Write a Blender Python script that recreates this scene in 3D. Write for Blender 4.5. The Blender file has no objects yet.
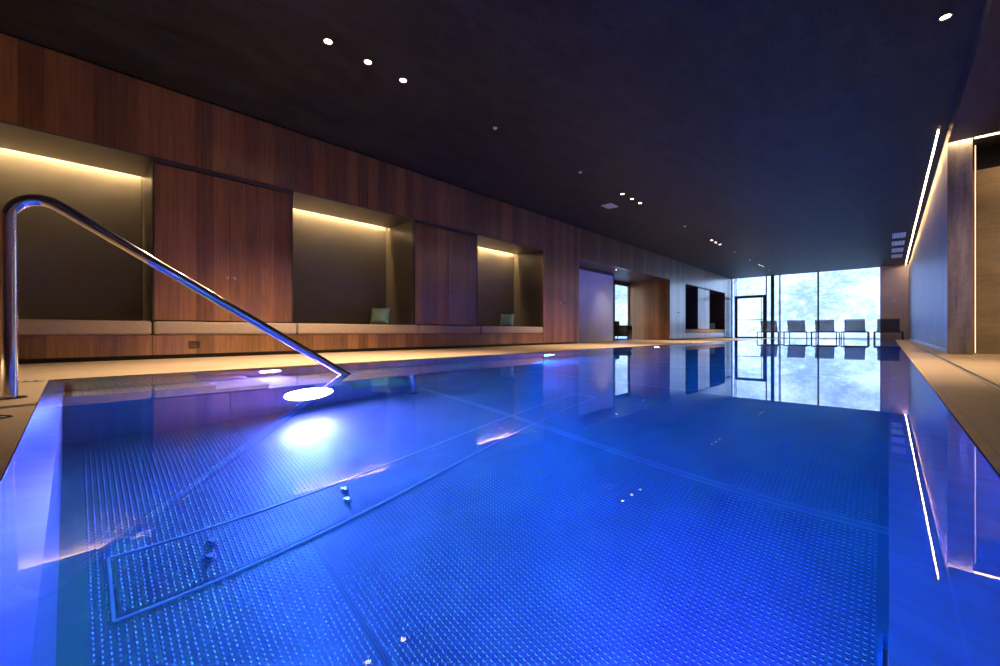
import bpy, bmesh, math, random
from mathutils import Vector, Matrix, noise
random.seed(7)
S = bpy.context.scene
COL = S.collection
PI = math.pi

# ------------------------------------------------------------------ helpers
def put(o):
    COL.objects.link(o); return o

def obj(name, bm, mats, parent=None, smooth=False, loc=None):
    me = bpy.data.meshes.new(name)
    bmesh.ops.recalc_face_normals(bm, faces=bm.faces[:])
    if smooth:
        for f in bm.faces: f.smooth = True
    bm.to_mesh(me); bm.free()
    for m in (mats if isinstance(mats, (list, tuple)) else [mats]): me.materials.append(m)
    o = put(bpy.data.objects.new(name, me))
    if loc: o.location = loc
    if parent: o.parent = parent
    if smooth:
        mod = o.modifiers.new('es', 'EDGE_SPLIT'); mod.split_angle = math.radians(40)
    return o

def thing(name, label, cat, loc=(0, 0, 0), rz=0, group=None):
    o = put(bpy.data.objects.new(name, None)); o.empty_display_size = .1
    o.location = loc; o.rotation_euler = (0, 0, rz)
    return tag(o, label, cat, group)

def tag(o, label, cat, group=None):
    o['label'] = label; o['category'] = cat
    if group: o['group'] = group
    return o

def struct(o, label=None, cat=None):
    o['kind'] = 'structure'
    if label: o['label'] = label
    if cat: o['category'] = cat
    return o

def dup(root, loc, label=None, rz=None):
    r = root.copy(); COL.objects.link(r); r.location = loc
    if rz is not None: r.rotation_euler = (0, 0, rz)
    if label: r['label'] = label
    for ch in list(root.children):
        c = ch.copy(); COL.objects.link(c); c.parent = r
        for g in list(ch.children):
            d = g.copy(); COL.objects.link(d); d.parent = c
    return r

def BM(): return bmesh.new()

def box(bm, x0, x1, y0, y1, z0, z1, bevel=0, mi=0, seg=2):
    r = bmesh.ops.create_cube(bm, size=1.0)
    vs = r['verts']
    for v in vs:
        v.co = Vector(((x0 + x1) / 2 + v.co.x * (x1 - x0), (y0 + y1) / 2 + v.co.y * (y1 - y0), (z0 + z1) / 2 + v.co.z * (z1 - z0)))
    fs = set(f for v in vs for f in v.link_faces)
    for f in fs: f.material_index = mi
    if bevel:
        es = list(set(e for v in vs for e in v.link_edges))
        bmesh.ops.bevel(bm, geom=es, offset=bevel, segments=seg, profile=.5, affect='EDGES')
    return bm

def quad(bm, pts, mi=0):
    f = bm.faces.new([bm.verts.new(p) for p in pts]); f.material_index = mi
    return f

def cyl(bm, p0, p1, r0, r1=None, seg=20, caps=True):
    return tube(bm, [p0, p1], r0, seg, caps, r1)

def tube(bm, path, r, seg=16, caps=True, rend=None):
    path = [Vector(p) for p in path]
    n = len(path)
    t0 = (path[1] - path[0]).normalized()
    up = Vector((0, 0, 1)) if abs(t0.z) < .9 else Vector((1, 0, 0))
    a = t0.cross(up).normalized()
    rings = []
    for i, p in enumerate(path):
        if i == 0: t = path[1] - path[0]
        elif i == n - 1: t = path[-1] - path[-2]
        else: t = (path[i + 1] - path[i]).normalized() + (path[i] - path[i - 1]).normalized()
        t = t.normalized()
        a = (a - t * a.dot(t)).normalized()
        b = t.cross(a)
        rr = r if rend is None else r + (rend - r) * i / (n - 1)
        rings.append([bm.verts.new(p + (a * math.cos(2 * PI * k / seg) + b * math.sin(2 * PI * k / seg)) * rr) for k in range(seg)])
    for i in range(n - 1):
        for k in range(seg):
            bm.faces.new((rings[i][k], rings[i][(k + 1) % seg], rings[i + 1][(k + 1) % seg], rings[i + 1][k]))
    if caps:
        bm.faces.new(rings[0]); bm.faces.new(rings[-1])
    return bm

def lathe(bm, prof, seg=24, axis='Z', org=(0, 0, 0), cap=True):
    """prof: (radius, height) list, revolved about an axis through org"""
    org = Vector(org)
    def P(r, h, a):
        c, s_ = r * math.cos(a), r * math.sin(a)
        if axis == 'Z': return org + Vector((c, s_, h))
        if axis == 'X': return org + Vector((h, c, s_))
        return org + Vector((c, h, s_))
    rings = [[bm.verts.new(P(r, h, 2 * PI * k / seg)) for k in range(seg)] for r, h in prof]
    for i in range(len(rings) - 1):
        for k in range(seg):
            bm.faces.new((rings[i][k], rings[i][(k + 1) % seg], rings[i + 1][(k + 1) % seg], rings[i + 1][k]))
    if cap:
        bm.faces.new(rings[0]); bm.faces.new(rings[-1])
    return bm

def fillet(path, rad, n=8):
    """rounds the corners of a polyline"""
    path = [Vector(p) for p in path]
    out = [path[0]]
    for i in range(1, len(path) - 1):
        a, b, c = path[i - 1], path[i], path[i + 1]
        u, w = (a - b).normalized(), (c - b).normalized()
        ang = u.angle(w)
        d = min(rad / math.tan(ang / 2), (a - b).length * .49, (c - b).length * .49)
        R = d * math.tan(ang / 2)
        ctr = b + (u + w).normalized() * (R / math.sin(ang / 2))
        p0, p1 = b + u * d, b + w * d
        v0, v1 = p0 - ctr, p1 - ctr
        tot = v0.angle(v1); axis = v0.cross(v1).normalized()
        for k in range(n + 1):
            out.append(ctr + Matrix.Rotation(tot * k / n, 3, axis) @ v0)
    out.append(path[-1])
    return out

# ------------------------------------------------------------------ materials
class NT:
    def __init__(self, name):
        self.m = bpy.data.materials.new(name); self.m.use_nodes = True
        self.t = self.m.node_tree; self.t.nodes.clear()
        self.out = self.n('ShaderNodeOutputMaterial')
    def n(self, typ, **kw):
        nd = self.t.nodes.new(typ)
        for k, v in kw.items(): setattr(nd, k, v)
        return nd
    def set(self, sock, v):
        if hasattr(v, 'is_output'): self.t.links.new(v, sock)
        else: sock.default_value = v
    def math(self, op, a, b=None, c=None, clamp=False):
        nd = self.n('ShaderNodeMath', operation=op); nd.use_clamp = clamp
        self.set(nd.inputs[0], a)
        if b is not None: self.set(nd.inputs[1], b)
        if c is not None: self.set(nd.inputs[2], c)
        return nd.outputs[0]
    def pos(self):
        g = self.n('ShaderNodeNewGeometry'); s = self.n('ShaderNodeSeparateXYZ')
        self.t.links.new(g.outputs['Position'], s.inputs[0])
        return s.outputs[0], s.outputs[1], s.outputs[2], g.outputs['Position']
    def vec(self, x, y, z):
        c = self.n('ShaderNodeCombineXYZ')
        for i, v in enumerate((x, y, z)): self.set(c.inputs[i], v)
        return c.outputs[0]
    def noise(self, vec, scale, detail=3, rough=.5):
        nd = self.n('ShaderNodeTexNoise'); self.set(nd.inputs['Vector'], vec)
        nd.inputs['Scale'].default_value = scale; nd.inputs['Detail'].default_value = detail; nd.inputs['Roughness'].default_value = rough
        return nd.outputs['Fac']
    def ramp(self, fac, stops):
        nd = self.n('ShaderNodeValToRGB'); self.set(nd.inputs[0], fac)
        el = nd.color_ramp.elements
        while len(el) < len(stops): el.new(.5)
        for e, (p, c) in zip(el, stops):
            e.position = p; e.color = (*c, 1) if len(c) == 3 else c
        return nd.outputs[0]
    def mixc(self, fac, a, b, mode='MIX'):
        nd = self.n('ShaderNodeMix', data_type='RGBA', blend_type=mode)
        self.set(nd.inputs[0], fac)
        self.set(nd.inputs[6], a if hasattr(a, 'is_output') else (*a, 1))
        self.set(nd.inputs[7], b if hasattr(b, 'is_output') else (*b, 1))
        return nd.outputs[2]
    def bump(self, h, strength=.3, dist=.01):
        nd = self.n('ShaderNodeBump'); self.set(nd.inputs['Height'], h)
        nd.inputs['Strength'].default_value = strength; nd.inputs['Distance'].default_value = dist
        return nd.outputs[0]
    def bsdf(self, color, rough=.5, metal=0., spec=.5, normal=None, **kw):
        b = self.n('ShaderNodeBsdfPrincipled')
        self.set(b.inputs['Base Color'], color if hasattr(color, 'is_output') else (*color, 1))
        self.set(b.inputs['Roughness'], rough); self.set(b.inputs['Metallic'], metal)
        self.set(b.inputs['Specular IOR Level'], spec)
        if normal is not None: self.set(b.inputs['Normal'], normal)
        for k, v in kw.items(): self.set(b.inputs[k], v)
        self.t.links.new(b.outputs[0], self.out.inputs[0])
        return self.m

def plain(name, color, rough=.5, metal=0., var=.08, scale=9., spec=.5, bump=0.):
    t = NT(name); x, y, z, p = t.pos()
    n = t.noise(p, scale, 4)
    lo = tuple(c * (1 - var) for c in color); hi = tuple(min(1, c * (1 + var)) for c in color)
    c = t.ramp(n, [(.3, lo), (.7, hi)])
    nm = t.bump(t.noise(p, scale * 12, 3), bump, .004) if bump else None
    return t.bsdf(c, rough, metal, spec, nm)

def emit(name, color, strength):
    t = NT(name); e = t.n('ShaderNodeEmission')
    e.inputs[0].default_value = (*color, 1); e.inputs[1].default_value = strength
    t.t.links.new(e.outputs[0], t.out.inputs[0]); return t.m

def wood(name, dark, mid, light, plank=.155, rough=.38, spec=.5, coat=1.):
    t = NT(name); x, y, z, p = t.pos()
    u = t.math('ADD', x, y)
    warp = t.math('MULTIPLY', t.math('SUBTRACT', t.noise(p, .9, 1), .5), .0)
    uu = t.math('ADD', u, warp)
    idx = t.math('FLOOR', t.math('DIVIDE', uu, plank))
    wn = t.n('ShaderNodeTexWhiteNoise', noise_dimensions='1D'); t.set(wn.inputs['W'], idx)
    tone = wn.outputs['Value']
    gv = t.vec(t.math('MULTIPLY', uu, 26), t.math('MULTIPLY', idx, 3.7), t.math('MULTIPLY', z, 1.1))
    grain = t.noise(gv, 1.6, 6, .62)
    kv = t.vec(t.math('MULTIPLY', uu, 7), idx, t.math('MULTIPLY', z, 3.2))
    knot = t.noise(kv, 1.0, 4, .6)
    f = t.math('ADD', t.math('ADD', -.04, t.math('MULTIPLY', tone, .34)), t.math('MULTIPLY', grain, .78))
    f = t.math('SUBTRACT', f, t.math('MULTIPLY', t.math('SUBTRACT', knot, .60, clamp=True), 1.4))
    c = t.ramp(f, [(.22, dark), (.52, mid), (.85, light)])
    fr = t.math('FRACT', t.math('DIVIDE', uu, plank))
    seam = t.math('LESS_THAN', fr, .012)
    c = t.mixc(t.math('MULTIPLY', seam, .45), c, tuple(q * .3 for q in dark))
    return t.bsdf(c, .42, 0, spec, None, **{'Coat Weight': coat, 'Coat Roughness': rough, 'Coat IOR': 1.75})

M = {}
M['wood'] = wood('walnut_boards', (.060, .023, .005), (.17, .070, .016), (.31, .145, .042), .165, .20, .6)
M['wood_passage'] = wood('walnut_passage', (.085, .028, .007), (.17, .060, .014), (.26, .10, .026), .14, .4, .4, 0.)
# stone tile deck
def deck_mat():
    t = NT('deck_tile'); x, y, z, p = t.pos()
    n1 = t.noise(p, 2.2, 6, .6); n2 = t.noise(t.vec(t.math('MULTIPLY', x, 9), t.math('MULTIPLY', y, 2), z), 3., 5, .6)
    f = t.math('ADD', t.math('MULTIPLY', n1, .6), t.math('MULTIPLY', n2, .4))
    c = t.ramp(f, [(.3, (.33, .25, .185)), (.7, (.46, .365, .28))])
    gx = t.math('LESS_THAN', t.math('FRACT', t.math('DIVIDE', t.math('ADD', x, 10.01), .6)), .006)
    gy = t.math('LESS_THAN', t.math('FRACT', t.math('DIVIDE', t.math('ADD', y, 10.3), 1.2)), .003)
    g = t.math('MAXIMUM', gx, gy)
    c = t.mixc(t.math('MULTIPLY', g, .5), c, (.15, .12, .09))
    return t.bsdf(c, .42, 0, .4, t.bump(n2, .05, .002))
M['deck'] = deck_mat()
def ceil_mat(name, a, b):
    t = NT(name); x, y, z, p = t.pos()
    v = t.vec(t.math('MULTIPLY', x, 2.2), t.math('MULTIPLY', y, .8), z)
    n = t.noise(v, 2.4, 8, .65)
    fine = t.noise(t.vec(t.math('MULTIPLY', x, 60), t.math('MULTIPLY', y, 14), z), 1.2, 3, .6)
    f = t.math('ADD', t.math('MULTIPLY', n, .6), t.math('MULTIPLY', fine, .4))
    c = t.ramp(f, [(.40, a), (.60, b)])
    jx = t.math('LESS_THAN', t.math('FRACT', t.math('DIVIDE', t.math('ADD', x, 20), 1.25)), .004)
    jy = t.math('LESS_THAN', t.math('FRACT', t.math('DIVIDE', t.math('ADD', y, 20), 2.5)), .002)
    c = t.mixc(t.math('MULTIPLY', t.math('MAXIMUM', jx, jy), .6), c, (.004, .004, .004))
    return t.bsdf(c, .58, 0, .28, t.bump(f, .8, .012))
M['ceiling'] = ceil_mat('acoustic_board', (.0015, .0015, .002), (.016, .016, .019))
M['soffit'] = ceil_mat('soffit_board', (.018, .014, .012), (.04, .031, .026))
M['niche'] = plain('bronze_lacquer', (.085, .075, .055), .33, .15, .05, 3, .5)
M['bronze_dark'] = plain('dark_bronze', (.045, .035, .033), .45, .2, .05, 5)
M['white_lacquer'] = plain('pale_lacquer', (.55, .57, .60), .18, 0, .03, 3, .9)
M['cushion'] = plain('beige_upholstery', (.34, .27, .22), .85, 0, .06, 30, .2, .15)
M['green'] = plain('green_fabric', (.25, .42, .29), .85, 0, .12, 25, .2, .2)
M['chrome'] = plain('polished_steel', (.78, .77, .76), .09, 1., .01, 4)
M['brass'] = plain('brushed_brass', (.55, .42, .30), .3, 1., .05, 20)
M['steel_plain'] = plain('brushed_steel', (.55, .55, .56), .33, .55, .05, 6)
M['steel_bright'] = plain('ground_steel_edge', (.80, .80, .82), .3, .3, .03, 6)
M['black'] = plain('matt_black', (.012, .012, .014), .5, 0, .1, 10)
M['frame'] = plain('anthracite_aluminium', (.03, .035, .045), .4, .3, .05, 12)
M['leather'] = plain('black_leather', (.007, .007, .009), .45, 0, .1, 14, .5, .1)
def sling_mat():
    t = NT('grey_mesh_sling'); x, y, z, p = t.pos()
    t.bsdf(t.ramp(t.noise(p, 60, 2), [(.3, (.055, .07, .09)), (.7, (.08, .10, .125))]), .7, 0, .3)
    pr = [n for n in t.t.nodes if n.type == 'BSDF_PRINCIPLED'][0]
    tr = t.n('ShaderNodeBsdfTransparent'); mx = t.n('ShaderNodeMixShader'); mx.inputs[0].default_value = .30
    t.t.links.new(pr.outputs[0], mx.inputs[1]); t.t.links.new(tr.outputs[0], mx.inputs[2]); t.t.links.new(mx.outputs[0], t.out.inputs[0])
    return t.m
M['sling'] = sling_mat()
M['plaster'] = plain('grey_plaster', (.60, .57, .55), .8, 0, .05, 3, .2, .05)
M['white_plastic'] = plain('white_plastic', (.75, .74, .72), .4, 0, .02, 8)
M['grey_plate'] = plain('grey_metal_plate', (.42, .42, .44), .45, .2, .03, 8)
M['baffle'] = plain('copper_reflector', (.75, .30, .14), .25, .8, .03, 8)

def stone(name, a, b, vertical=False, bump=.3):
    t = NT(name); x, y, z, p = t.pos()
    if vertical:
        v = t.vec(t.math('MULTIPLY', x, 9), t.math('MULTIPLY', y, 9), t.math('MULTIPLY', z, .9))
    else:
        v = t.vec(t.math('MULTIPLY', x, 1.2), t.math('MULTIPLY', y, 1.2), t.math('MULTIPLY', z, 3.2))
    n = t.noise(v, 1.5, 8, .68); n2 = t.noise(p, 34, 3)
    f = t.math('ADD', t.math('MULTIPLY', n, .8), t.math('MULTIPLY', n2, .2))
    c = t.ramp(f, [(.33, a), (.68, b)])
    if not vertical:
        g = t.math('LESS_THAN', t.math('FRACT', t.math('DIVIDE', t.math('ADD', z, .18), .62)), .008)
        c = t.mixc(t.math('MULTIPLY', g, .4), c, tuple(q * .4 for q in a))
    return t.bsdf(c, .40 if vertical else .6, 0, .5, t.bump(f, bump * (.4 if vertical else 1), .01))
M['board_concrete'] = stone('board_marked_concrete', (.10, .09, .085), (.32, .29, .27), True)
M['stone'] = stone('layered_stone', (.16, .12, .07), (.30, .23, .14), False)

# pool steel with pressed dimples, sheet seams and smooth borders
def dimple_mat():
    t = NT('dimpled_pool_steel'); x, y, z, p = t.pos()
    px, py = .0175, .0175
    fy = t.math('SUBTRACT', t.math('FRACT', t.math('DIVIDE', t.math('ADD', y, 30), py)), .5)
    fx = t.math('SUBTRACT', t.math('FRACT', t.math('DIVIDE', t.math('ADD', x, 30), px)), .5)
    r2 = t.math('ADD', t.math('POWER', t.math('MULTIPLY', fx, 1.15), 2), t.math('POWER', t.math('MULTIPLY', fy, 1.6), 2))
    d = t.math('SUBTRACT', 1., t.math('MULTIPLY', r2, 7.), clamp=True)
    # seams every 1.4 m along the pool
    sy = t.math('ABSOLUTE', t.math('SUBTRACT', t.math('FRACT', t.math('DIVIDE', t.math('SUBTRACT', y, .65 - 14. + .7), 1.4)), .5))
    seam = t.math('LESS_THAN', sy, t.math('ADD', .006, t.math('MULTIPLY', t.math('GREATER_THAN', y, 1.3), .010)))
    border = t.math('GREATER_THAN', x, -.03)
    border = t.math('MAXIMUM', border, t.math('LESS_THAN', y, .035))
    plainz = t.math('MAXIMUM', seam, border)
    d = t.math('MULTIPLY', d, t.math('SUBTRACT', 1., plainz))
    nz = t.noise(p, 3., 4); nz2 = t.noise(p, 1.1, 5, .7)
    c = t.ramp(nz, [(.3, (.40, .42, .43)), (.7, (.52, .54, .55))])
    c = t.mixc(t.math('MULTIPLY', seam, t.math('ADD', .1, t.math('MULTIPLY', t.math('GREATER_THAN', y, 1.3), .65))), c, (.82, .82, .84))
    line = t.math('LESS_THAN', t.math('ABSOLUTE', t.math('SUBTRACT', sy, .003)), .0015)
    c = t.mixc(t.math('MULTIPLY', line, .45), c, (.12, .12, .14))
    # lime film in soft patches
    film = t.math('MULTIPLY', t.math('SUBTRACT', nz2, .62, clamp=True), 2.2, clamp=True)
    c = t.mixc(film, c, (.66, .70, .70))
    rough = t.math('ADD', .26, t.math('MULTIPLY', nz, .08))
    return t.bsdf(c, rough, .78, .5, t.bump(d, 1., .0032))
M['dimple'] = dimple_mat()
def pool_wall_mat():
    t = NT('smooth_pool_steel'); x, y, z, p = t.pos()
    n = t.noise(t.vec(t.math('MULTIPLY', t.math('ADD', x, y), 16), 0., t.math('MULTIPLY', z, .6)), 1., 4, .6)
    c = t.ramp(n, [(.3, (.40, .41, .42)), (.7, (.54, .55, .56))])
    return t.bsdf(c, .30, .7, .5, t.bump(n, .06, .01))
M['pool_wall'] = pool_wall_mat()
def tread_mat():
    t = NT('dotted_tread_steel'); x, y, z, p = t.pos()
    fy = t.math('SUBTRACT', t.math('FRACT', t.math('DIVIDE', t.math('ADD', y, 30), .03)), .5)
    fx = t.math('SUBTRACT', t.math('FRACT', t.math('DIVIDE', t.math('ADD', x, 30), .04)), .5)
    r2 = t.math('ADD', t.math('POWER', fx, 2), t.math('POWER', fy, 2))
    d = t.math('SUBTRACT', 1., t.math('MULTIPLY', r2, 8.), clamp=True)
    c = t.mixc(d, (.46, .45, .45), (.60, .58, .56))
    return t.bsdf(c, .36, .5, .5, t.bump(d, .8, .006))
M['tread'] = tread_mat()

def water_mat():
    t = NT('clear_pool_water')
    g = t.n('ShaderNodeBsdfGlass'); g.inputs['Roughness'].default_value = 0.; g.inputs['IOR'].default_value = 1.333
    x, y, z, p = t.pos()
    t.t.links.new(g.outputs[0], t.out.inputs[0])
    v = t.n('ShaderNodeVolumeAbsorption'); v.inputs[0].default_value = (.08, .885, .985, 1); v.inputs[1].default_value = 1.12
    t.t.links.new(v.outputs[0], t.out.inputs['Volume'])
    return t.m
M['water'] = water_mat()
def glass_mat():
    t = NT('window_glass')
    tr = t.n('ShaderNodeBsdfTransparent'); tr.inputs[0].default_value = (.82, .92, 1., 1)
    gl = t.n('ShaderNodeBsdfGlossy'); gl.inputs['Roughness'].default_value = 0.
    fr = t.n('ShaderNodeFresnel'); ge = t.n('ShaderNodeNewGeometry')
    t.t.links.new(t.math('SUBTRACT', 1.45, t.math('MULTIPLY', ge.outputs['Backfacing'], 1.45 - 1 / 1.45)), fr.inputs[0])
    mx = t.n('ShaderNodeMixShader')
    t.t.links.new(fr.outputs[0], mx.inputs[0]); t.t.links.new(tr.outputs[0], mx.inputs[1]); t.t.links.new(gl.outputs[0], mx.inputs[2])
    t.t.links.new(mx.outputs[0], t.out.inputs[0]); return t.m
M['glass'] = glass_mat()
WARM = (1., .66, .33)
M['led'] = emit('warm_led_tape', (1., .68, .36), 460.)
M['led_right'] = emit('warm_led_ceiling_tape', (1., .60, .25), 120.)
M['led_soft'] = emit('warm_led_fine', (1., .68, .34), 120.)
M['led_fine'] = emit('warm_led_joint', (1., .72, .40), 2.2)
M['bulb'] = emit('warm_downlight_lens', (1., .72, .44), 22.)
M['pool_lens'] = emit('violet_pool_lens', (.42, .36, 1.), 30.)

# ------------------------------------------------------------------ dimensions (metres; water at z = 0, pool runs along +Y)
PX0, PX1, PY0, PY1 = -3.76, .166, -.10, 21.0      # outer water line
IX0, IX1, IY0, IY1 = -3.66, 0.0, -.03, 20.9       # inner basin walls
DEPTH = 1.2
WL = -5.76                                         # left wooden wall plane
HC = 3.0                                           # ceiling
END = 23.0                                         # window wall
NB = -6.66                                         # niche back
DK = .004                                          # deck level

# ------------------------------------------------------------------ floor
bm = BM()
T = -.06
box(bm, WL - .9, PX0, -7, END, T, DK)              # left deck (also under the bench)
box(bm, PX0, PX1, -7, PY0, T, DK)
box(bm, PX0, PX1, PY1, END, T, DK)
box(bm, PX1, 4.2, -7, END, T, DK)
box(bm, -7.5, WL - .9, 8.9, 15.2, T, DK)
struct(obj('floor', bm, M['deck']), 'beige stone tiled deck around the pool', 'floor')

# ------------------------------------------------------------------ ceiling
bm = BM(); box(bm, -7.6, 4.3, -7.2, END + .15, HC, HC + .2)
struct(obj('ceiling', bm, M['ceiling']), 'dark acoustic board ceiling over the pool', 'ceiling')
bm = BM(); box(bm, .567, 4.2, -7.0, 8.03, 2.81, HC - .001)
box(bm, .80, 4.2, 8.105, 8.56, 2.81, HC - .001)
box(bm, .567, 4.2, 8.03, 8.105, 2.90, HC - .001)
struct(obj('ceiling_soffit', bm, M['soffit']), 'lower dark soffit right of the pool', 'ceiling')

# ------------------------------------------------------------------ left wall
NICHES = [(-1.5, .6), (2.04, 3.97), (5.42, 7.49)]
FARN = [(16.55, 18.0), (19.57, 21.86)]
CABS = [(.6, 2.04), (3.97, 5.42)]
bm = BM()
def lw(y0, y1, z0, z1): box(bm, WL - .06, WL, y0, y1, z0, z1)
TOP = HC - .022
lw(-7, 8.98, 2.2, TOP)                             # upper band
lw(8.98, 14.99, 2.2, TOP)
lw(14.99, END, 2.2, TOP)
lw(-7, -1.5, .05, 2.2)
lw(7.49, 8.98, .05, 2.2)
lw(14.99, 16.55, .05, 2.2)
lw(21.86, END, .05, 2.2)
WALL = struct(obj('wall_left', bm, M['wood']), 'tall walnut boarded wall along the pool', 'wall')
bm = BM()
box(bm, WL - .10, WL - .045, -7, 8.98, DK, .06)
box(bm, WL - .10, WL - .045, 14.99, END, DK, .06)
struct(obj('baseboard_left', bm, M['black']), 'dark recessed plinth', 'baseboard')
bm = BM(); box(bm, WL - .10, WL - .03, -7, END, TOP - .005, HC)
struct(obj('trim_1', bm, M['black']), 'black shadow gap', 'trim')
# shell behind
bm = BM()
box(bm, NB - .12, NB - .02, -7.1, 8.92, DK, HC)
box(bm, NB - .12, NB - .02, 15.2, END, DK, HC)
struct(obj('wall_left_outer', bm, M['bronze_dark']), 'outer wall behind the niches', 'wall')

def niche(y0, y1, mat, lit):
    b = BM()
    box(b, NB - .02, NB, y0 + .012, y1 - .012, .27, 2.274)          # back panel
    box(b, NB - .02, WL - .061, y0 - .02, y0, .421, 2.29)            # cheeks
    box(b, NB - .02, WL - .061, y1, y1 + .02, .421, 2.29)
    box(b, NB + .10, WL - .001, y0 + .001, y1 - .001, 2.18, 2.199)                # soffit board, stops short of the back
    box(b, NB - .02, WL - .061, y0, y1, 2.275, 2.29)                 # slot lid above the lamp
    return b
for i, (a, b_) in enumerate(NICHES):
    struct(obj('wall_niche', niche(a, b_, None, True), M['niche']), 'bronze lined seating niche in the walnut wall', 'wall')
for a, b_ in FARN:
    struct(obj('wall_niche', niche(a, b_, None, False), M['bronze_dark']), 'dark seating niche near the window', 'wall')
# warm led tape along the back top of each near niche
for (a, b_), w in zip(NICHES, ('niche at the left edge', 'middle niche between the two walnut cabinets', 'third niche just before the door recess')):
    t = thing('led_strip', 'warm glowing light strip along the back of the ' + w, 'light strip', (NB + .09, (a + b_) / 2, 2.25), 0, 'light strips in the niches')
    h = (b_ - a) / 2 - .015
    b = BM(); box(b, -.012, .0095, -h, h, .0155, .0245); obj('profile', b, M['steel_plain'], t)
    b = BM(); box(b, -.010, .007, -h, h, .005, .015); obj('diffuser', b, M['led'], t)
# thin bright joint where the niche back meets the cheek
# cabinets
def cabinet(y0, y1, label, knobs):
    t = thing('wall_cabinet', label, 'cabinet', (WL, (y0 + y1) / 2, .43), 0, None)
    w = (y1 - y0) / 2
    b = BM()
    box(b, -.86, -.85, -w + .021, w - .021, 0, 1.70)
    box(b, -.86, -.045, -w + .021, -w + .035, 0, 1.70); box(b, -.86, -.045, w - .035, w - .021, 0, 1.70)
    box(b, -.86, -.045, -w + .021, w - .021, 0, .02); box(b, -.86, -.045, -w + .021, w - .021, 1.68, 1.70)
    obj('body', b, M['bronze_dark'], t)
    b = BM(); box(b, -.05, -.006, -w, w, 1.72, 1.767); obj('top_rail', b, M['bronze_dark'], t)
    for q in (-1, 1): obj('side_edge', box(BM(), -.05, -.004, q * (w - .0085) - .0075, q * (w - .0085) + .0075, 0, 1.72), M['bronze_dark'], t)
    for s in (-1, 1):
        b = BM()
        ya, yb = (-w + .018, -.0025) if s < 0 else (.0025, w - .018)
        box(b, -.04, -.012, ya, yb, .004, 1.708, .0015)
        d = obj('door', b, M['wood'], t)
        if s in knobs:
            b = BM(); lathe(b, [(.007, -.012), (.007, .006), (.017, .010), (.019, .018), (.015, .026), (.004, .028)], 20, 'X', (0, s * .038, .52))
            obj('knob', b, M['brass'], d, True)
    return t
cabinet(.6, 2.04, 'double door walnut wall cabinet with two knobs, between the first two niches', (-1, 1))
cabinet(3.97, 5.42, 'walnut wall cabinet with one knob, between the two niches with green pillows', (1,))
t = cabinet(18.0, 19.57, 'pale shining cabinet between the two dark niches near the window', (1,))

# benches
def bench(y0, y1, label, seams, vent=None):
    t = thing('window_bench', label, 'bench', (WL, (y0 + y1) / 2, .05))
    yc = (y0 + y1) / 2
    b = BM(); ys = [y0] + seams + [y1]
    for a, c in zip(ys[:-1], ys[1:]): box(b, -.04, -.012, a - yc + .002, c - yc - .002, 0, .205)
    obj('front_panel', b, M['wood'], t)
    b = BM(); box(b, -.86, -.012, y0 - yc + .003, y1 - yc - .003, .205, .22); obj('seat_board', b, M['wood'], t)
    return t
bench(-1.5, 7.49, 'long built-in walnut bench under the lit niches', [.6, 2.09, 4.06, 5.5])
bench(16.55, 21.86, 'built-in bench below the two dark niches near the window', [18.0, 19.57])
def seat_cushion(y0, y1, label, grp):
    b = BM(); L = (y1 - y0) / 2
    box(b, -.86, .012, -L + .006, L - .006, 0, .148, .028, 0, 4)
    o = obj('seat_cushion', b, M['cushion'], None, True, (WL, (y0 + y1) / 2, .271))
    tag(o, label, 'cushion', grp); return o
G1 = 'beige bench cushions'
for (a, c), l in zip([(-1.49, .60), (.60, 2.09), (2.09, 4.06), (4.06, 5.5), (5.5, 7.48)],
                     ['beige bench cushion in the niche behind the handrail post', 'beige bench cushion under the two-knob cabinet', 'beige bench cushion carrying the green pillow in the middle niche',
                      'beige bench cushion under the one-knob cabinet', 'beige bench cushion in the third niche, ending at the wood panel']):
    seat_cushion(a, c, l, G1)
for (a, c), l in zip([(16.56, 18.0), (18.0, 19.57), (19.57, 21.85)],
                     ['pale bench cushion in the narrower dark niche by the passage', 'pale bench cushion under the pale cabinet near the window', 'pale bench cushion in the dark niche closest to the window']):
    seat_cushion(a, c, l, 'far bench cushions')
# small floor-level vent in the bench front
t = thing('vent_grille', 'small square dark vent grille in the bench front', 'vent', (WL - .012, .97, .155))
b = BM()
for a in (-.055, .047): box(b, 0, .006, a, a + .008, -.04, .04)
for a in (-.04, .032): box(b, 0, .006, -.047, .047, a, a + .008)
obj('frame', b, M['bronze_dark'], t)
b = BM()
for k in range(5): box(b, .0005, .004, -.046, .046, -.030 + k * .0125, -.024 + k * .0125)
obj('slats', b, M['black'], t)

# pillows
def pillow_bm(w, h, th, n=16):
    b = BM(); g = {}
    for side in (1, -1):
        for i in range(n + 1):
            for j in range(n + 1):
                u, v = -1 + 2 * i / n, -1 + 2 * j / n
                edge = i in (0, n) or j in (0, n)
                if side < 0 and edge: g[(side, i, j)] = g[(1, i, j)]; continue
                pin = 1 - .10 * (1 - abs(u) ** 2) * abs(v) ** 3
                pin2 = 1 - .10 * (1 - abs(v) ** 2) * abs(u) ** 3
                x, z = u * w / 2 * pin2, v * h / 2 * pin
                d = ((1 - u ** 4) * (1 - v ** 4)) ** .55 * th / 2
                d += .006 * noise.noise(Vector((u * 2.1, v * 2.3, side * 3.))) * (0 if edge else 1)
                g[(side, i, j)] = b.verts.new((x, side * d, z))
    for side in (1, -1):
        for i in range(n):
            for j in range(n):
                b.faces.new((g[(side, i, j)], g[(side, i + 1, j)], g[(side, i + 1, j + 1)], g[(side, i, j + 1)]))
    return b
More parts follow.
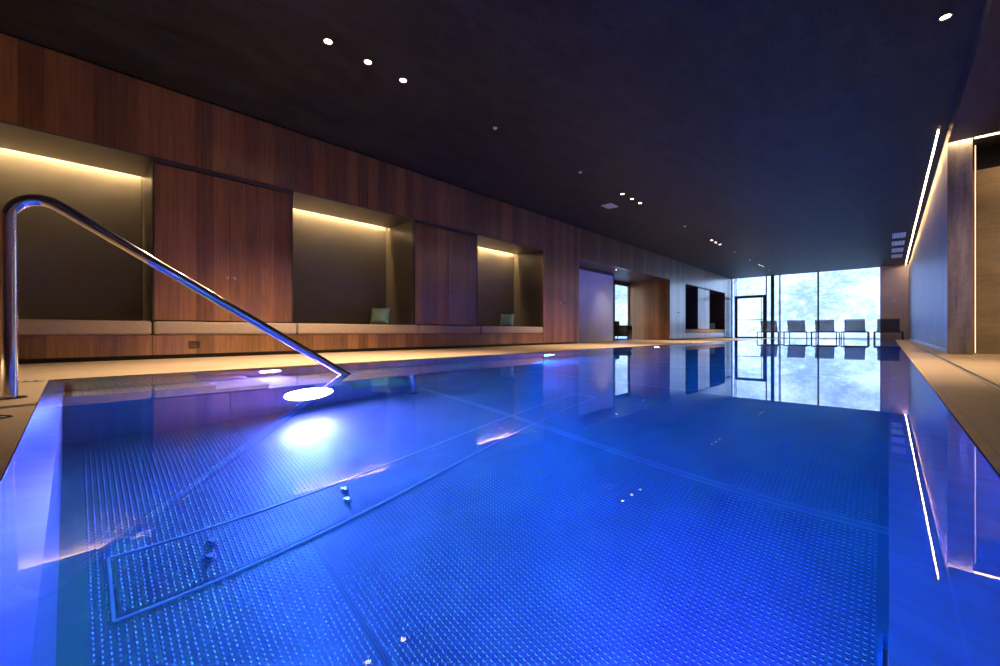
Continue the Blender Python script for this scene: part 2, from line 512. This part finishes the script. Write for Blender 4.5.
def pillow(loc, size, rz, tilt, label):
    o = obj('throw_pillow', pillow_bm(size, size * .86, .15), M['green'], None, True, loc)
    o.rotation_euler = (tilt, 0, rz); tag(o, label, 'pillow', None); return o
PI2 = PI / 2
pillow((-6.13, 3.54, .566), .34, .55, -.22, 'sage green throw pillow leaning in the middle niche')
pillow((-6.18, 6.71, .566), .34, .35, -.22, 'sage green throw pillow leaning in the third niche')
pillow((-6.2, 21.2, .582), .38, .55, -.2, 'dark green throw pillow in the far niche closest to the window')

# door lever handles on the flush wood panels
def lever(y, z):
    b = BM(); lathe(b, [(.024, 0), (.024, .006), (.020, .008)], 20, 'X')
    o = obj('door_handle', b, M['steel_plain'], WALL, True, (WL, y, z)); o['label'] = 'slim metal lever handle on a flush wood door'
    b = BM(); tube(b, fillet([(.006, 0, 0), (.05, 0, 0), (.05, .13, 0)], .012), .009, 12); obj('lever', b, M['frame'], o, True)
lever(8.20, 1.01); lever(15.7, 1.03); lever(22.2, .98)

# passage recess
bm = BM()
box(bm, -6.56, -6.5, 8.9, 12.15, DK, 2.12)
struct(obj('wall_passage', bm, M['white_lacquer']), 'pale lacquered wall in the passage recess', 'wall')
bm = BM(); box(bm, -6.56, -6.49, 8.9, 12.15, 2.12, 2.2)
box(bm, -6.565, -6.488, 12.15, 12.19, DK, 2.2)
struct(obj('trim_2', bm, M['bronze_dark']), 'dark head trim over the pale wall', 'trim')
bm = BM()
for y in (10.62, 11.32): box(bm, -6.5, -6.498, y, y + .012, DK, 2.12)
struct(obj('trim_3', bm, M['grey_plate']), 'vertical joints of the pale wall', 'trim')
bm = BM(); box(bm, -7.4, WL - .061, 14.995, 15.06, DK, 2.22)
struct(obj('wall_passage_side', bm, M['wood_passage']), 'warm lit walnut side wall of the passage', 'wall')
bm = BM(); box(bm, -6.72, WL - .061, 8.92, 8.98, DK, 2.22)
struct(obj('wall_passage_return', bm, M['wood']), 'near return wall of the passage recess', 'wall')
bm = BM(); box(bm, -7.4, WL - .061, 8.9, 15.06, 2.2, 2.24)
struct(obj('ceiling_passage', bm, M['bronze_dark']), 'ceiling of the passage recess', 'ceiling')
bm = BM()
box(bm, -7.4, -7.3, 8.9, 13.55, DK, 2.24)
box(bm, -7.4, -7.3, 13.55, 15.06, 2.12, 2.24)
struct(obj('wall_passage_back', bm, M['bronze_dark']), 'back wall of the passage', 'wall')
# glazed door at the back of the passage
bm = BM()
d1 = struct(obj('door_1', box(BM(), -7.37, -7.33, 13.60, 13.66, DK, 2.12), M['frame']), 'glazed outside door at the end of the passage', 'door')
for nm, bx in (('frame', (-7.37, -7.33, 13.80, 13.86, DK, 2.12)), ('frame', (-7.37, -7.33, 14.92, 14.99, DK, 2.12)), ('head', (-7.37, -7.33, 13.6, 14.99, 2.06, 2.12)), ('threshold', (-7.37, -7.33, 13.6, 14.99, DK, .05))):
    obj(nm, box(BM(), *bx), M['frame'], d1)
obj('pane', box(BM(), -7.353, -7.347, 13.6, 14.99, .05, 2.06), M['glass'], d1)
# armchair in the passage
t = thing('armchair', 'small black armchair standing before the glass door of the passage', 'armchair', (-6.98, 13.74, DK), .1)
obj('seat', box(BM(), -.30, .30, -.19, .19, .16, .36, .04, 0, 3), M['leather'], t, True)
b = BM(); box(b, -.30, -.18, -.23, .23, .30, .70, .045, 0, 3); obj('backrest', b, M['leather'], t, True)
for s in (-1, 1):
    obj('armrest', box(BM(), -.28, .28, s * .20 - .035, s * .20 + .035, .14, .54, .035, 0, 3), M['leather'], t, True)
    for q in (-1, 1): obj('leg', cyl(BM(), (q * .25, s * .18, .15), (q * .27, s * .20, 0), .016, .011, 12), M['frame'], t, True)

# ------------------------------------------------------------------ right side
bm = BM(); box(bm, .567, .79, 8.1, END, DK, HC - .001)
struct(obj('wall_right', bm, M['board_concrete']), 'board marked concrete wall washed with light', 'wall')
bm = BM(); box(bm, .556, .566, 8.1, END, DK, .075)
struct(obj('baseboard_right', bm, M['steel_plain']), 'pale metal skirting at the right wall', 'baseboard')
bm = BM(); box(bm, .82, 4.2, 8.5, 8.6, DK, 2.50)
struct(obj('wall_stone', bm, M['stone']), 'layered stone wall in the right bay', 'wall')
bm = BM(); box(bm, .80, 4.2, 8.56, 8.7, 2.50, 2.82)
struct(obj('trim_4', bm, M['black']), 'black band above the stone wall', 'trim')
bm = BM(); box(bm, 4.2, 4.3, -7.1, 8.7, DK, HC); struct(obj('wall_right_bay', bm, M['plaster']), 'side wall of the right bay', 'wall')
bm = BM(); box(bm, -6.8, 4.3, -7.1, -7.0, DK, HC); struct(obj('wall_near', bm, M['wood']), 'wall behind the viewpoint', 'wall')
# ceiling tape beside the wall
t = thing('ceiling_led_strip', 'long warm light strip in the ceiling beside the right wall', 'light strip', (.478, 15.45, HC))
b = BM(); box(b, -.015, -.0075, -7.45, 7.45, -.012, -.0005); box(b, .0075, .015, -7.45, 7.45, -.012, -.0005); obj('profile', b, M['bronze_dark'], t)
b = BM(); box(b, -.007, .007, -7.45, 7.45, -.010, -.0005); obj('diffuser', b, M['led_right'], t)
t = thing('led_strip', 'vertical light strip in the joint beside the stone wall', 'light strip', (.832, 8.3, DK))
b = BM(); box(b, -.004, .004, -.006, .006, .02, 2.78); obj('diffuser', b, M['led_fine'], t)
b = BM(); box(b, -.008, .012, .0065, .012, .05, 2.79); obj('profile', b, M['bronze_dark'], t)
t = thing('led_strip', 'warm light strip along the soffit end above the stone wall', 'light strip', (2.36, 8.065, 2.90))
b = BM(); box(b, -1.78, 1.82, -.030, -.012, -.052, -.042); obj('diffuser', b, M['led_soft'], t)
b = BM(); box(b, -1.78, 1.82, -.033, -.009, -.0415, -.0005); box(b, -1.555, 1.82, .036, .039, -.089, -.0005); obj('profile', b, M['steel_plain'], t)
# slot drain
t = thing('slot_drain', 'dark slot drain running along the right deck', 'drain', (.425, 10.0, DK))
b = BM(); box(b, -.012, .012, -13, 12.9, .0003, .003); obj('slot', b, M['black'], t)
b = BM(); box(b, -.021, -.0125, -13, 12.9, .0003, .005); box(b, .0125, .021, -13, 12.9, .0003, .005); obj('edge_profile', b, M['steel_plain'], t)

# perforated gutter cover on the near deck, in line with the pool's left edge
t = thing('gutter_grate', 'narrow perforated gutter grate on the deck beside the pool corner', 'grate', (-3.715, -1.55, DK))
b = BM(); box(b, -.035, .035, -1.43, 1.43, .0003, .003); obj('plate', b, M['steel_plain'], t)
b = BM()
for k in range(71):
    y = -1.40 + k * .04
    box(b, -.022, .022, y - .010, y + .010, .0032, .0042)
obj('holes', b, M['black'], t)
t = thing('deck_cap', 'small round chrome cap on the deck at the left edge', 'cap', (-2.19, -.18, DK))
obj('rim', lathe(BM(), [(.040, 0), (.040, .005), (.034, .009), (.028, .006), (.028, .0)], 28), M['chrome'], t, True)
obj('plug', lathe(BM(), [(.026, 0), (.026, .005), (.010, .006)], 24), M['steel_plain'], t, True)

# ------------------------------------------------------------------ end wall
PANES = [(-5.56, -4.30, 'above'), (-4.25, -4.09), (-3.95, -3.75), (-3.69, -2.33), (-2.27, -.28)]
bm = BM(); box(bm, -.25, .567, END, END + .2, DK, HC); box(bm, .567, .80, END, END + .2, DK, HC)
struct(obj('wall_end', bm, M['plaster']), 'plain plaster wall right of the window wall', 'wall')
bm = BM(); box(bm, -6.8, -5.755, END, END + .2, DK, HC)
struct(obj('wall_end_left', bm, M['plaster']), 'wall end left of the glass door', 'wall')
FR = M['frame']
def winframe(n, x0, x1, z0, z1, fw, label):
    o = struct(obj('window_%d' % n, box(BM(), x0, x1, END + .06, END + .065, z0, z1), M['glass']), label, 'window')
    b = BM()
    box(b, x0 - fw, x0, END + .03, END + .10, z0, z1); box(b, x1, x1 + fw, END + .03, END + .10, z0, z1)
    box(b, x0 - fw, x1 + fw, END + .03, END + .10, z0 - .02, z0); box(b, x0 - fw, x1 + fw, END + .03, END + .10, z1, z1 + .012)
    obj('window_frame', b, FR, o)
winframe(1, -5.56, -4.30, 2.10, 2.985, .025, 'window light above the glass door')
winframe(2, -4.25, -4.09, DK + .03, 2.985, .025, 'narrow window left of the steel column')
winframe(3, -3.95, -3.77, DK + .03, 2.985, .025, 'narrow window right of the steel column')
winframe(4, -3.70, -2.325, DK + .03, 2.985, .03, 'tall window behind the second lounger')
winframe(5, -2.265, -.265, DK + .03, 2.985, .03, 'widest tall window at the right')
# column
t = struct(obj('trim_5', box(BM(), -4.075, -3.975, END - .06, END + .04, DK, HC), FR), 'dark steel column in the window wall', 'column')
# bright glass pane added in place of the pale corner post
winframe(6, -5.735, -5.64, DK + .03, 2.985, .02, 'bright pane added for the pale post between long wall and glass door')
# glass door
d2 = struct(obj('door_2', box(BM(), -5.60, -5.50, END - .01, END + .09, DK, 2.09), FR), 'glazed door with dark frame at the far left', 'door')
obj('frame', box(BM(), -4.40, -4.28, END - .01, END + .09, DK, 2.09), FR, d2)
obj('head', box(BM(), -5.60, -4.28, END - .011, END + .091, 1.97, 2.09), FR, d2)
obj('sill', box(BM(), -5.60, -4.28, END - .011, END + .091, DK, .07), FR, d2)
obj('stile', box(BM(), -4.475, -4.46, END + .0, END + .05, .07, 1.97), FR, d2)
obj('crossbar', box(BM(), -5.50, -4.40, END + .02, END + .05, .885, .915), FR, d2)
obj('pane', box(BM(), -5.50, -4.40, END + .033, END + .037, .07, 1.97), M['glass'], d2)
t = thing('dark_bar', 'dark bar on the wood wall beside the glass door head', 'door closer', (WL, 22.55, 1.93))  # plain dark bar with a thinner end piece on the wall
obj('bar_body', box(BM(), 0, .05, -.25, .22, -.03, .03, .006), FR, t)
obj('bar_end', box(BM(), .02, .04, .215, .40, -.012, .012), FR, t)
t = thing('wall_switch', 'small white switch on the plaster wall behind the last lounger', 'switch', (.15, END, 1.57))
obj('plate', box(BM(), -.06, .06, -.012, 0, -.045, .045, .004), M['white_plastic'], t)
obj('rocker', box(BM(), -.035, .035, -.018, -.0122, -.028, .028, .003), M['white_plastic'], t)

# ------------------------------------------------------------------ pool
bm = BM()
z = -DEPTH
quad(bm, [(IX0, IY0, z), (IX1, IY0, z), (IX1, IY1, z), (IX0, IY1, z)], 0)
RZ = -.10
inn = [(IX0, IY0), (IX1, IY0), (IX1, IY1), (IX0, IY1)]
out = [(PX0, PY0), (PX1, PY0), (PX1, PY1), (PX0, PY1)]
for k in range(4):
    a, b_ = inn[k], inn[(k + 1) % 4]; c, d = out[(k + 1) % 4], out[k]
    quad(bm, [(*a, z), (*b_, z), (*b_, RZ), (*a, RZ)], 1)
    quad(bm, [(*a, RZ), (*b_, RZ), (*c, -.018), (*d, -.018)], 1)
    quad(bm, [(*d, -.018), (*c, -.018), (*c, DK - .0005), (*d, DK - .0005)], 1)
o = obj('pool_basin', bm, [M['dimple'], M['pool_wall']])
struct(o, 'stainless steel pool basin with dimpled floor', 'pool')
bm = BM(); box(bm, PX0 + .0015, PX1 - .0015, PY0 + .0015, PY1 - .0015, -1.6, 0)
o = obj('pool_water', bm, M['water']); o['kind'] = 'stuff'
o['label'] = 'still clear pool water lit blue from below'; o['category'] = 'water'

# steps in the left near corner
SX = -2.9
prof = [(0., -.14), (.59, -.14), (.59, -.31), (.88, -.31), (.88, -.48), (1.16, -.48), (1.16, -.66), (1.44, -.66), (1.44, -.85), (1.73, -.85), (1.73, -1.02), (2.04, -1.02), (2.04, -1.2)]
t = thing('pool_stairs', 'submerged steel stairs descending along the pool\'s left wall', 'stairs', (0, 0, 0))
bm = BM()
y0 = IY0 + .001
pts = [(y0, -1.199)] + [(max(y, y0), max(zz, -1.199)) for y, zz in prof[::1]]
pts[1] = (y0, -.14)
vs = [bm.verts.new((SX, y, zz)) for y, zz in pts]; f = bm.faces.new(vs)
obj('stringer', bm, M['pool_wall'], t)
bm = BM()
for (ya, za), (yb, zb) in zip(prof[:-1], prof[1:]):
    ya, yb = max(ya, y0), max(yb, y0)
    if abs(za - zb) > .01:
        quad(bm, [(IX0 + .001, ya, za), (SX, ya, za), (SX, yb, max(zb, -1.199)), (IX0 + .001, yb, max(zb, -1.199))])
obj('risers', bm, M['pool_wall'], t)
for (ya, za), (yb, zb) in zip(prof[:-1], prof[1:]):
    ya, yb = max(ya, y0), max(yb, y0)
    if abs(za - zb) < .01:
        bm = BM(); box(bm, IX0 + .001, SX + .012, ya, yb + .012, za - .022, za, .004)
        obj('tread', bm, M['tread'], t)

# handrail
RXX = -2.8
t = thing('pool_handrail', 'polished steel handrail descending from the deck into the pool', 'handrail', (RXX, -.19, DK))
b = BM()
path = fillet([(0, 0, .0), (0, 0, .975), (0, 2.10, -.37), (0, 2.10, -1.203)], .095, 10)
tube(b, path, .0255, 24)
obj('rail_tube', b, M['chrome'], t, True)
obj('flange', lathe(BM(), [(.027, 0), (.055, 0), (.055, .005), (.047, .011), (.027, .013)], 32), M['chrome'], t, True)
obj('foot', lathe(BM(), [(.027, -1.2035), (.05, -1.2035), (.05, -1.198), (.027, -1.194)], 28, 'Z', (0, 2.10, 0)), M['chrome'], t, True)

# flat covered channel with jet nozzles in the floor
t = thing('floor_channel', 'long framed channel cover with jets on the pool floor', 'channel', (0, 0, -DEPTH))
xa0, xa1, xb, ya, yb = -1.91, -1.83, -1.65, .085, 2.80
bm = BM(); quad(bm, [(xa0 + .012, ya + .012, .004), (xb - .012, ya + .012, .004), (xb - .012, yb - .012, .004), (xa1 + .012, yb - .012, .004)])
obj('cover_plate', bm, M['dimple'], t)
bm = BM()
def bar(p, q, w, h):
    p, q = Vector(p), Vector(q); dd = (q - p).normalized(); nn = Vector((-dd.y, dd.x, 0)) * w / 2
    lo = [p - nn, p + nn, q + nn, q - nn]
    a = [bm.verts.new(v + Vector((0, 0, .0005))) for v in lo]; c = [bm.verts.new(v + Vector((0, 0, h))) for v in lo]
    bm.faces.new(a); bm.faces.new(c)
    for k in range(4): bm.faces.new((a[k], a[(k + 1) % 4], c[(k + 1) % 4], c[k]))
cs = [(xa0, ya, 0), (xb, ya, 0), (xb, yb, 0), (xa1, yb, 0)]
for k in range(4): bar(cs[k], cs[(k + 1) % 4], .008, .006)
obj('frame', bm, M['steel_bright'], t)
for y in (.35, .86, 1.38, 1.86, 2.35):
    for q in (-1, 1):
        b = BM(); xx, yy = -1.79 + .035 * q, y - .01 * q
        lathe(b, [(.019, .0045), (.019, .0075), (.014, .0085), (.012, .006)], 18, 'Z', (xx, yy, 0))
        v = [b.verts.new((xx + c * .016, yy + d * .014, .0085 + e)) for c, d, e in ((-1, -1, 0), (-1, 1, 0), (1, .35, .012), (1, -.35, .012))]
        b.faces.new(v); w = [b.verts.new((xx + .016, yy + d * .005, .0085)) for d in (1, -1)]
        b.faces.new((v[2], v[1], w[0])); b.faces.new((v[3], w[1], v[0])); b.faces.new((v[1], v[0], w[1], w[0]))
        obj('jet_nozzle', b, M['steel_plain'], t)

# underwater lamps
def pool_lamp(loc, nrm, watts, color, label, size=.11, spread=170, aim=None):
    n = Vector(nrm)
    t = thing('pool_light', label, 'pool light', loc, 0, 'underwater pool lights')
    ax = 'X' if abs(n.x) > .5 else 'Y'; s = n.x if ax == 'X' else n.y
    obj('bezel', lathe(BM(), [(size * .72, 0.001 * s), (size, 0.001 * s), (size, .008 * s), (size * .84, .016 * s), (size * .72, .012 * s)], 32, ax, cap=False), M['chrome'], t, True)
    obj('lens', lathe(BM(), [(size * .72, .010 * s), (size * .4, .014 * s), (.004, .015 * s)], 28, ax), M['pool_lens'], t, True)
    L = bpy.data.lights.new('pool_lamp', 'AREA'); L.shape = 'DISK'; L.size = size * 2.2; L.energy = watts; L.color = color
    L.spread = math.radians(spread)
    lo = put(bpy.data.objects.new('lamp', L)); lo.parent = t; lo.location = n * .03
    d = Vector(aim) if aim else n
    lo.rotation_euler = d.to_track_quat('-Z', 'Y').to_euler()
BLUE = (.03, .125, 1.)
BEAM = (.25, .15, 1.)
VIO = (.60, .18, 1.)
pool_lamp((SX, 1.12, -.80), (1, 0, 0), 105, (.95, .14, 1.), 'glowing pool light on the side of the stairs', .15, aim=(1, .05, .1))
pool_lamp((IX0, 4.85, -.66), (1, 0, 0), 80, BLUE, 'glowing pool light on the left pool wall beyond the stairs')
pool_lamp((IX0, 1.11, -.20), (1, 0, 0), 34, VIO, 'glowing pool light low on the left wall above the steps', .07)
pool_lamp((IX0, 8.7, -.66), (1, 0, 0), 220, BEAM, 'pool light on the left pool wall near the passage', aim=(1, 0, .45), spread=120)
pool_lamp((IX0, 12.6, -.66), (1, 0, 0), 220, BEAM, 'pool light on the left pool wall opposite the passage', aim=(1, 0, .45), spread=120)
pool_lamp((IX0, 16.5, -.66), (1, 0, 0), 220, BEAM, 'pool light on the left pool wall before the dark niches', aim=(1, 0, .45), spread=120)
for y, w in ((1.0, 40), (5.6, 85), (9.4, 85), (13.2, 60), (17.0, 50)):
    pool_lamp((IX1, y, -.66), (-1, 0, 0), w, (.25, .04, 1.) if y < 2 else (.03, .16, 1.), 'pool light on the right pool wall, %s' % {1.0: 'nearest the viewer', 5.6: 'second from the viewer', 9.4: 'at the start of the concrete wall', 13.2: 'halfway along the concrete wall', 17.0: 'closest to the loungers'}[y], aim=(-1., .8, -.54) if y < 2 else None, spread=100 if y < 2 else 170)
pool_lamp((-.6, IY0, -.8), (0, 1, 0), 30, VIO, 'pool light on the near end wall of the pool')

# ------------------------------------------------------------------ loungers
def make_lounger(label):
    t = thing('sun_lounger', label, 'sun lounger', (0, 0, 0), 0, 'sun loungers in front of the window')
    W = .40; rz = .30
    for s in (-1, 1):
        obj('side_rail', box(BM(), s * W - .018, s * W + .018, 0, 1.42, rz - .02, rz + .016, .004), M['frame'], t)
        for y in (.0, 1.39): obj('leg', box(BM(), s * W - .018, s * W + .018, y, y + .035, 0, rz - .02, .003), M['frame'], t)
    for y in (.0, 1.39): obj('crossbar', box(BM(), -W, W, y, y + .028, rz - .03, rz + .018, .003), M['frame'], t)
    b = BM(); n = 10
    sw = .29
    def slab(y0, z0, y1, z1, th):
        d = Vector((0, y1 - y0, z1 - z0)).normalized(); nn = Vector((0, -d.z, d.y)) * th / 2
        for i in range(n):
            f0, f1 = i / n, (i + 1) / n
            def P(f):
                sag = -.018 * math.sin(PI * f)
                return Vector((0, y0 + (y1 - y0) * f, z0 + (z1 - z0) * f)) + nn.normalized() * sag
            p, q = P(f0), P(f1)
            for sgn in (1, -1):
                quad(b, [p + nn * sgn + Vector((-sw, 0, 0)), p + nn * sgn + Vector((sw, 0, 0)), q + nn * sgn + Vector((sw, 0, 0)), q + nn * sgn + Vector((-sw, 0, 0))])
            for sx in (-sw, sw):
                quad(b, [p + nn + Vector((sx, 0, 0)), p - nn + Vector((sx, 0, 0)), q - nn + Vector((sx, 0, 0)), q + nn + Vector((sx, 0, 0))])
    slab(.46, .315, 1.40, .305, .012); obj('seat_sling', b, M['sling'], t)
    b = BM(); slab(.44, .33, .16, .775, .012); obj('back_sling', b, M['sling'], t)
    b = BM()
    tube(b, fillet([(-.30, .45, .32), (-.30, .15, .795), (.30, .15, .795), (.30, .45, .32), (-.30, .45, .32)], .02, 5), .0135, 10)
    obj('back_frame', b, M['frame'], t, True)
    for s in (-1, 1):
        obj('strut', cyl(BM(), (s * .28, .27, .60), (s * .33, .20, .31), .009, .009, 10), M['frame'], t, True)
    return t
LL = ['leftmost sun lounger, in front of the steel column by the glass door', 'second sun lounger from the glass door, behind it the narrow tall window pane',
      'middle sun lounger of five, where the two big panes meet', 'sun lounger standing in front of the widest pane', 'rightmost sun lounger, in front of the plaster wall']
L0 = make_lounger(LL[0]); LX = [-3.93, -2.92, -1.95, -1.0, -.02]
for i, x in enumerate(LX):
    o = L0 if i == 0 else dup(L0, (x, 21.45, DK), LL[i])
    o.location = (x, 21.45, DK)

# ------------------------------------------------------------------ ceiling fittings
def downlight(label, loc, watts, hi=True, spot=104):
    t = thing('ceiling_downlight', label, 'downlight', loc, 0, 'recessed ceiling downlights')
    r = .045
    obj('trim_ring', lathe(BM(), [(r * .80, -.001), (r, -.001), (r * 1.03, -.006), (r * .95, -.010), (r * .80, -.006)], 28, cap=False), M['bronze_dark'], t, True)
    obj('reflector', lathe(BM(), [(r * .80, -.006), (r * .72, -.002)], 24, cap=False), M['baffle'], t, True)
    obj('lens', lathe(BM(), [(r * .72, -.003), (.004, -.0035)], 24), M['bulb'], t, True)
    L = bpy.data.lights.new('downlight_lamp', 'SPOT'); L.energy = watts; L.color = (1., .70, .40); L.spot_size = math.radians(spot); L.spot_blend = 1.; L.shadow_soft_size = .03
    lo = put(bpy.data.objects.new('lamp', L)); lo.parent = t; lo.location = (0, 0, -.02)
XD = -3.77
trio = [((-4.14, -3.74, -3.33), 'trio behind the viewpoint'), ((1.64, 2.04, 2.45), 'trio nearest the viewer'), ((7.42, 7.83, 8.2), 'second trio, beside the ceiling plate'), ((12.96, 13.36, 13.76), 'third trio, above the passage'), ((19.0, 19.4, 19.8), 'farthest trio, near the window')]
for ys, w in trio:
    for y, k in zip(ys, ('front', 'middle', 'rear')):
        downlight('%s lit downlight of the %s' % (k, w), (XD, y, HC), 1000 if y < 0 else 700 if y < 3 else 420)
downlight('single lit downlight right of the pool beside the soffit edge', (.35, 5.16, HC), 620, spot=74)
downlight('downlight in the soffit of the right bay before the stone wall', (1.6, 6.7, 2.81), 330, spot=140)
downlight('downlight in the passage ceiling before the walnut side wall', (-6.5, 14.42, 2.2), 170, spot=66)
downlight('downlight in the passage ceiling before the pale wall', (-6.02, 11.45, 2.2), 70, spot=84)
# small detectors
dd = None
DL = [(3.86, 'between the nearest downlight trio and the next detector'), (5.92, 'just before the ceiling plate'), (10.79, 'between the second and third downlight trio'),
      (15.44, 'first behind the third downlight trio'), (17.52, 'second behind the third downlight trio'), (20.97, 'last before the window wall')]
for y, w in DL:
    lab = 'small white ceiling sensor ' + w
    if dd is None:
        dd = thing('ceiling_sensor', lab, 'sensor', (XD, y, HC), 0, 'small ceiling sensors')
        obj('base', lathe(BM(), [(.030, 0), (.030, -.006), (.024, -.010)], 24), M['white_plastic'], dd, True)
        obj('dome', lathe(BM(), [(.018, -.0095), (.016, -.020), (.006, -.026)], 20), M['white_plastic'], dd, True)
    else: dup(dd, (XD, y, HC), lab)
t = thing('ceiling_plate', 'flat grey access plate in the ceiling beside the second downlight trio', 'plate', (-4.33, 7.95, HC))
obj('panel', box(BM(), -.10, .10, -.15, .15, -.012, -.001, .003), M['grey_plate'], t)
obj('frame', box(BM(), -.115, .115, -.165, .165, -.006, 0, .001), M['white_plastic'], t)
vv = None
for y, w in ((15.9, 'nearest of the four'), (17.3, 'second nearest of the four'), (18.75, 'third nearest of the four'), (20.2, 'closest to the window')):
    lab = 'pale slatted ceiling vent by the light strip, ' + w
    if vv is None:
        vv = thing('ceiling_vent', lab, 'vent', (.20, y, HC), 0, 'ceiling vents beside the right wall')
        b = BM()
        for s in (-1, 1):
            box(b, s * .125 - .012, s * .125 + .012, -.40, .40, -.014, 0); box(b, -.125, .125, s * .39 - .012, s * .39 + .012, -.014, 0)
        obj('frame', b, M['white_plastic'], vv)
        b = BM()
        for k in range(8):
            x = -.10 + k * .0286
            quad(b, [(x, -.38, -.002), (x + .018, -.38, -.013), (x + .018, .38, -.013), (x, .38, -.002)])
        obj('slats', b, M['white_plastic'], vv)
    else: dup(vv, (.20, y, HC), lab)

# ------------------------------------------------------------------ outside: terrace, snowy mountainside
bm = BM(); box(bm, -30, 30, END + .2, 40, -.3, -.05)
def snow_mat(name, k):
    t = NT(name); x, y, z, p = t.pos()
    v = t.vec(x, t.math('MULTIPLY', y, .5), t.math('MULTIPLY', z, .55))
    big = t.noise(v, .16, 3, .5)                       # clearings and stands of forest
    fine = t.noise(v, 1.3, 7, .74)                     # snow on single crowns
    f = t.math('ADD', t.math('MULTIPLY', big, .45), t.math('MULTIPLY', fine, .55))
    c = t.ramp(f, [(.40, tuple(q * k for q in (.34, .39, .50))), (.49, tuple(q * k for q in (.60, .66, .76))), (.58, tuple(q * k for q in (.92, .93, .95)))])
    return t.bsdf(c, .8, 0, .2)
M['snow'] = snow_mat('snowy_forest_slope', 1.)
struct(obj('terrace', bm, M['snow']), 'snowy terrace outside the windows', 'terrace')
bm = BM(); NX, NY = 90, 60
grid = []
for j in range(NY + 1):
    row = []
    for i in range(NX + 1):
        x = -130 + 220 * i / NX; y = 38 + 130 * (j / NY)
        s = max(0., (y - 44))
        zz = -2.0 + s * .42 + 5.0 * noise.noise(Vector((x * .03, y * .03, 1.))) * min(1, s / 20) + 1.6 * noise.noise(Vector((x * .11, y * .11, 4.))) * min(1, s / 10)
        row.append(bm.verts.new((x, y, zz)))
    grid.append(row)
for j in range(NY):
    for i in range(NX): bm.faces.new((grid[j][i], grid[j][i + 1], grid[j + 1][i + 1], grid[j + 1][i]))
struct(obj('mountainside', bm, M['snow'], None, True), 'snowy mountainside beyond the windows', 'mountain')
# ground outside the passage door
bm = BM(); box(bm, -40, -7.5, 5, 22, -.3, -.05); struct(obj('terrace_side', bm, M['snow']), 'snowy ground outside the passage door', 'terrace')
bm = BM(); grid = []
for j in range(25):
    row = []
    for i in range(31):
        x = -38 - i * 2.; y = -10 + j * 3.0; s = -38 - x
        row.append(bm.verts.new((x, y, -1 + .45 * s + 2. * noise.noise(Vector((x * .08, y * .08, 2.))) * min(1, s / 10))))
    grid.append(row)
for j in range(24):
    for i in range(30): bm.faces.new((grid[j][i], grid[j][i + 1], grid[j + 1][i + 1], grid[j + 1][i]))
struct(obj('mountainside_side', bm, M['snow'], None, True), 'snowy slope outside the passage door', 'mountain')

# ------------------------------------------------------------------ sky, sun
W = bpy.data.worlds.new('world'); S.world = W; W.use_nodes = True
nt = W.node_tree; nt.nodes.clear()
sky = nt.nodes.new('ShaderNodeTexSky'); sky.sky_type = 'NISHITA'; sky.sun_disc = False; sky.sun_elevation = math.radians(32); sky.sun_rotation = math.radians(200); sky.air_density = 1.; sky.dust_density = 1.
bg = nt.nodes.new('ShaderNodeBackground'); bg.inputs[1].default_value = .70
wo = nt.nodes.new('ShaderNodeOutputWorld')
nt.links.new(sky.outputs[0], bg.inputs[0]); nt.links.new(bg.outputs[0], wo.inputs[0])
L = bpy.data.lights.new('sun', 'SUN'); L.energy = .95; L.color = (1., .93, .84); L.angle = .01
so = put(bpy.data.objects.new('sun', L)); so.rotation_euler = Vector((-.35, .80, -.62)).to_track_quat('-Z', 'Y').to_euler()
# ------------------------------------------------------------------ camera
cam = bpy.data.cameras.new('camera'); co = put(bpy.data.objects.new('camera', cam)); S.camera = co
cam.sensor_width = 36; cam.lens = 408 * 36 / 1000.; cam.clip_start = .02; cam.clip_end = 600
th = math.atan2(389, 408)
co.location = (0, 0, .30); co.rotation_euler = (PI / 2, 0, th)
cam.shift_y = -1.0 / 1000.

# ------------------------------------------------------------------ render settings
S.view_settings.view_transform = 'Standard'; S.view_settings.look = 'None'; S.view_settings.gamma = 1.; S.view_settings.exposure = 0.
S.view_settings.use_curve_mapping = False
cy = S.cycles
cy.max_bounces = 14; cy.diffuse_bounces = 5; cy.glossy_bounces = 6; cy.transmission_bounces = 10; cy.transparent_max_bounces = 12; cy.volume_bounces = 0
cy.caustics_reflective = True; cy.caustics_refractive = True; cy.blur_glossy = .6
cy.sample_clamp_indirect = 40.; cy.use_denoising = True
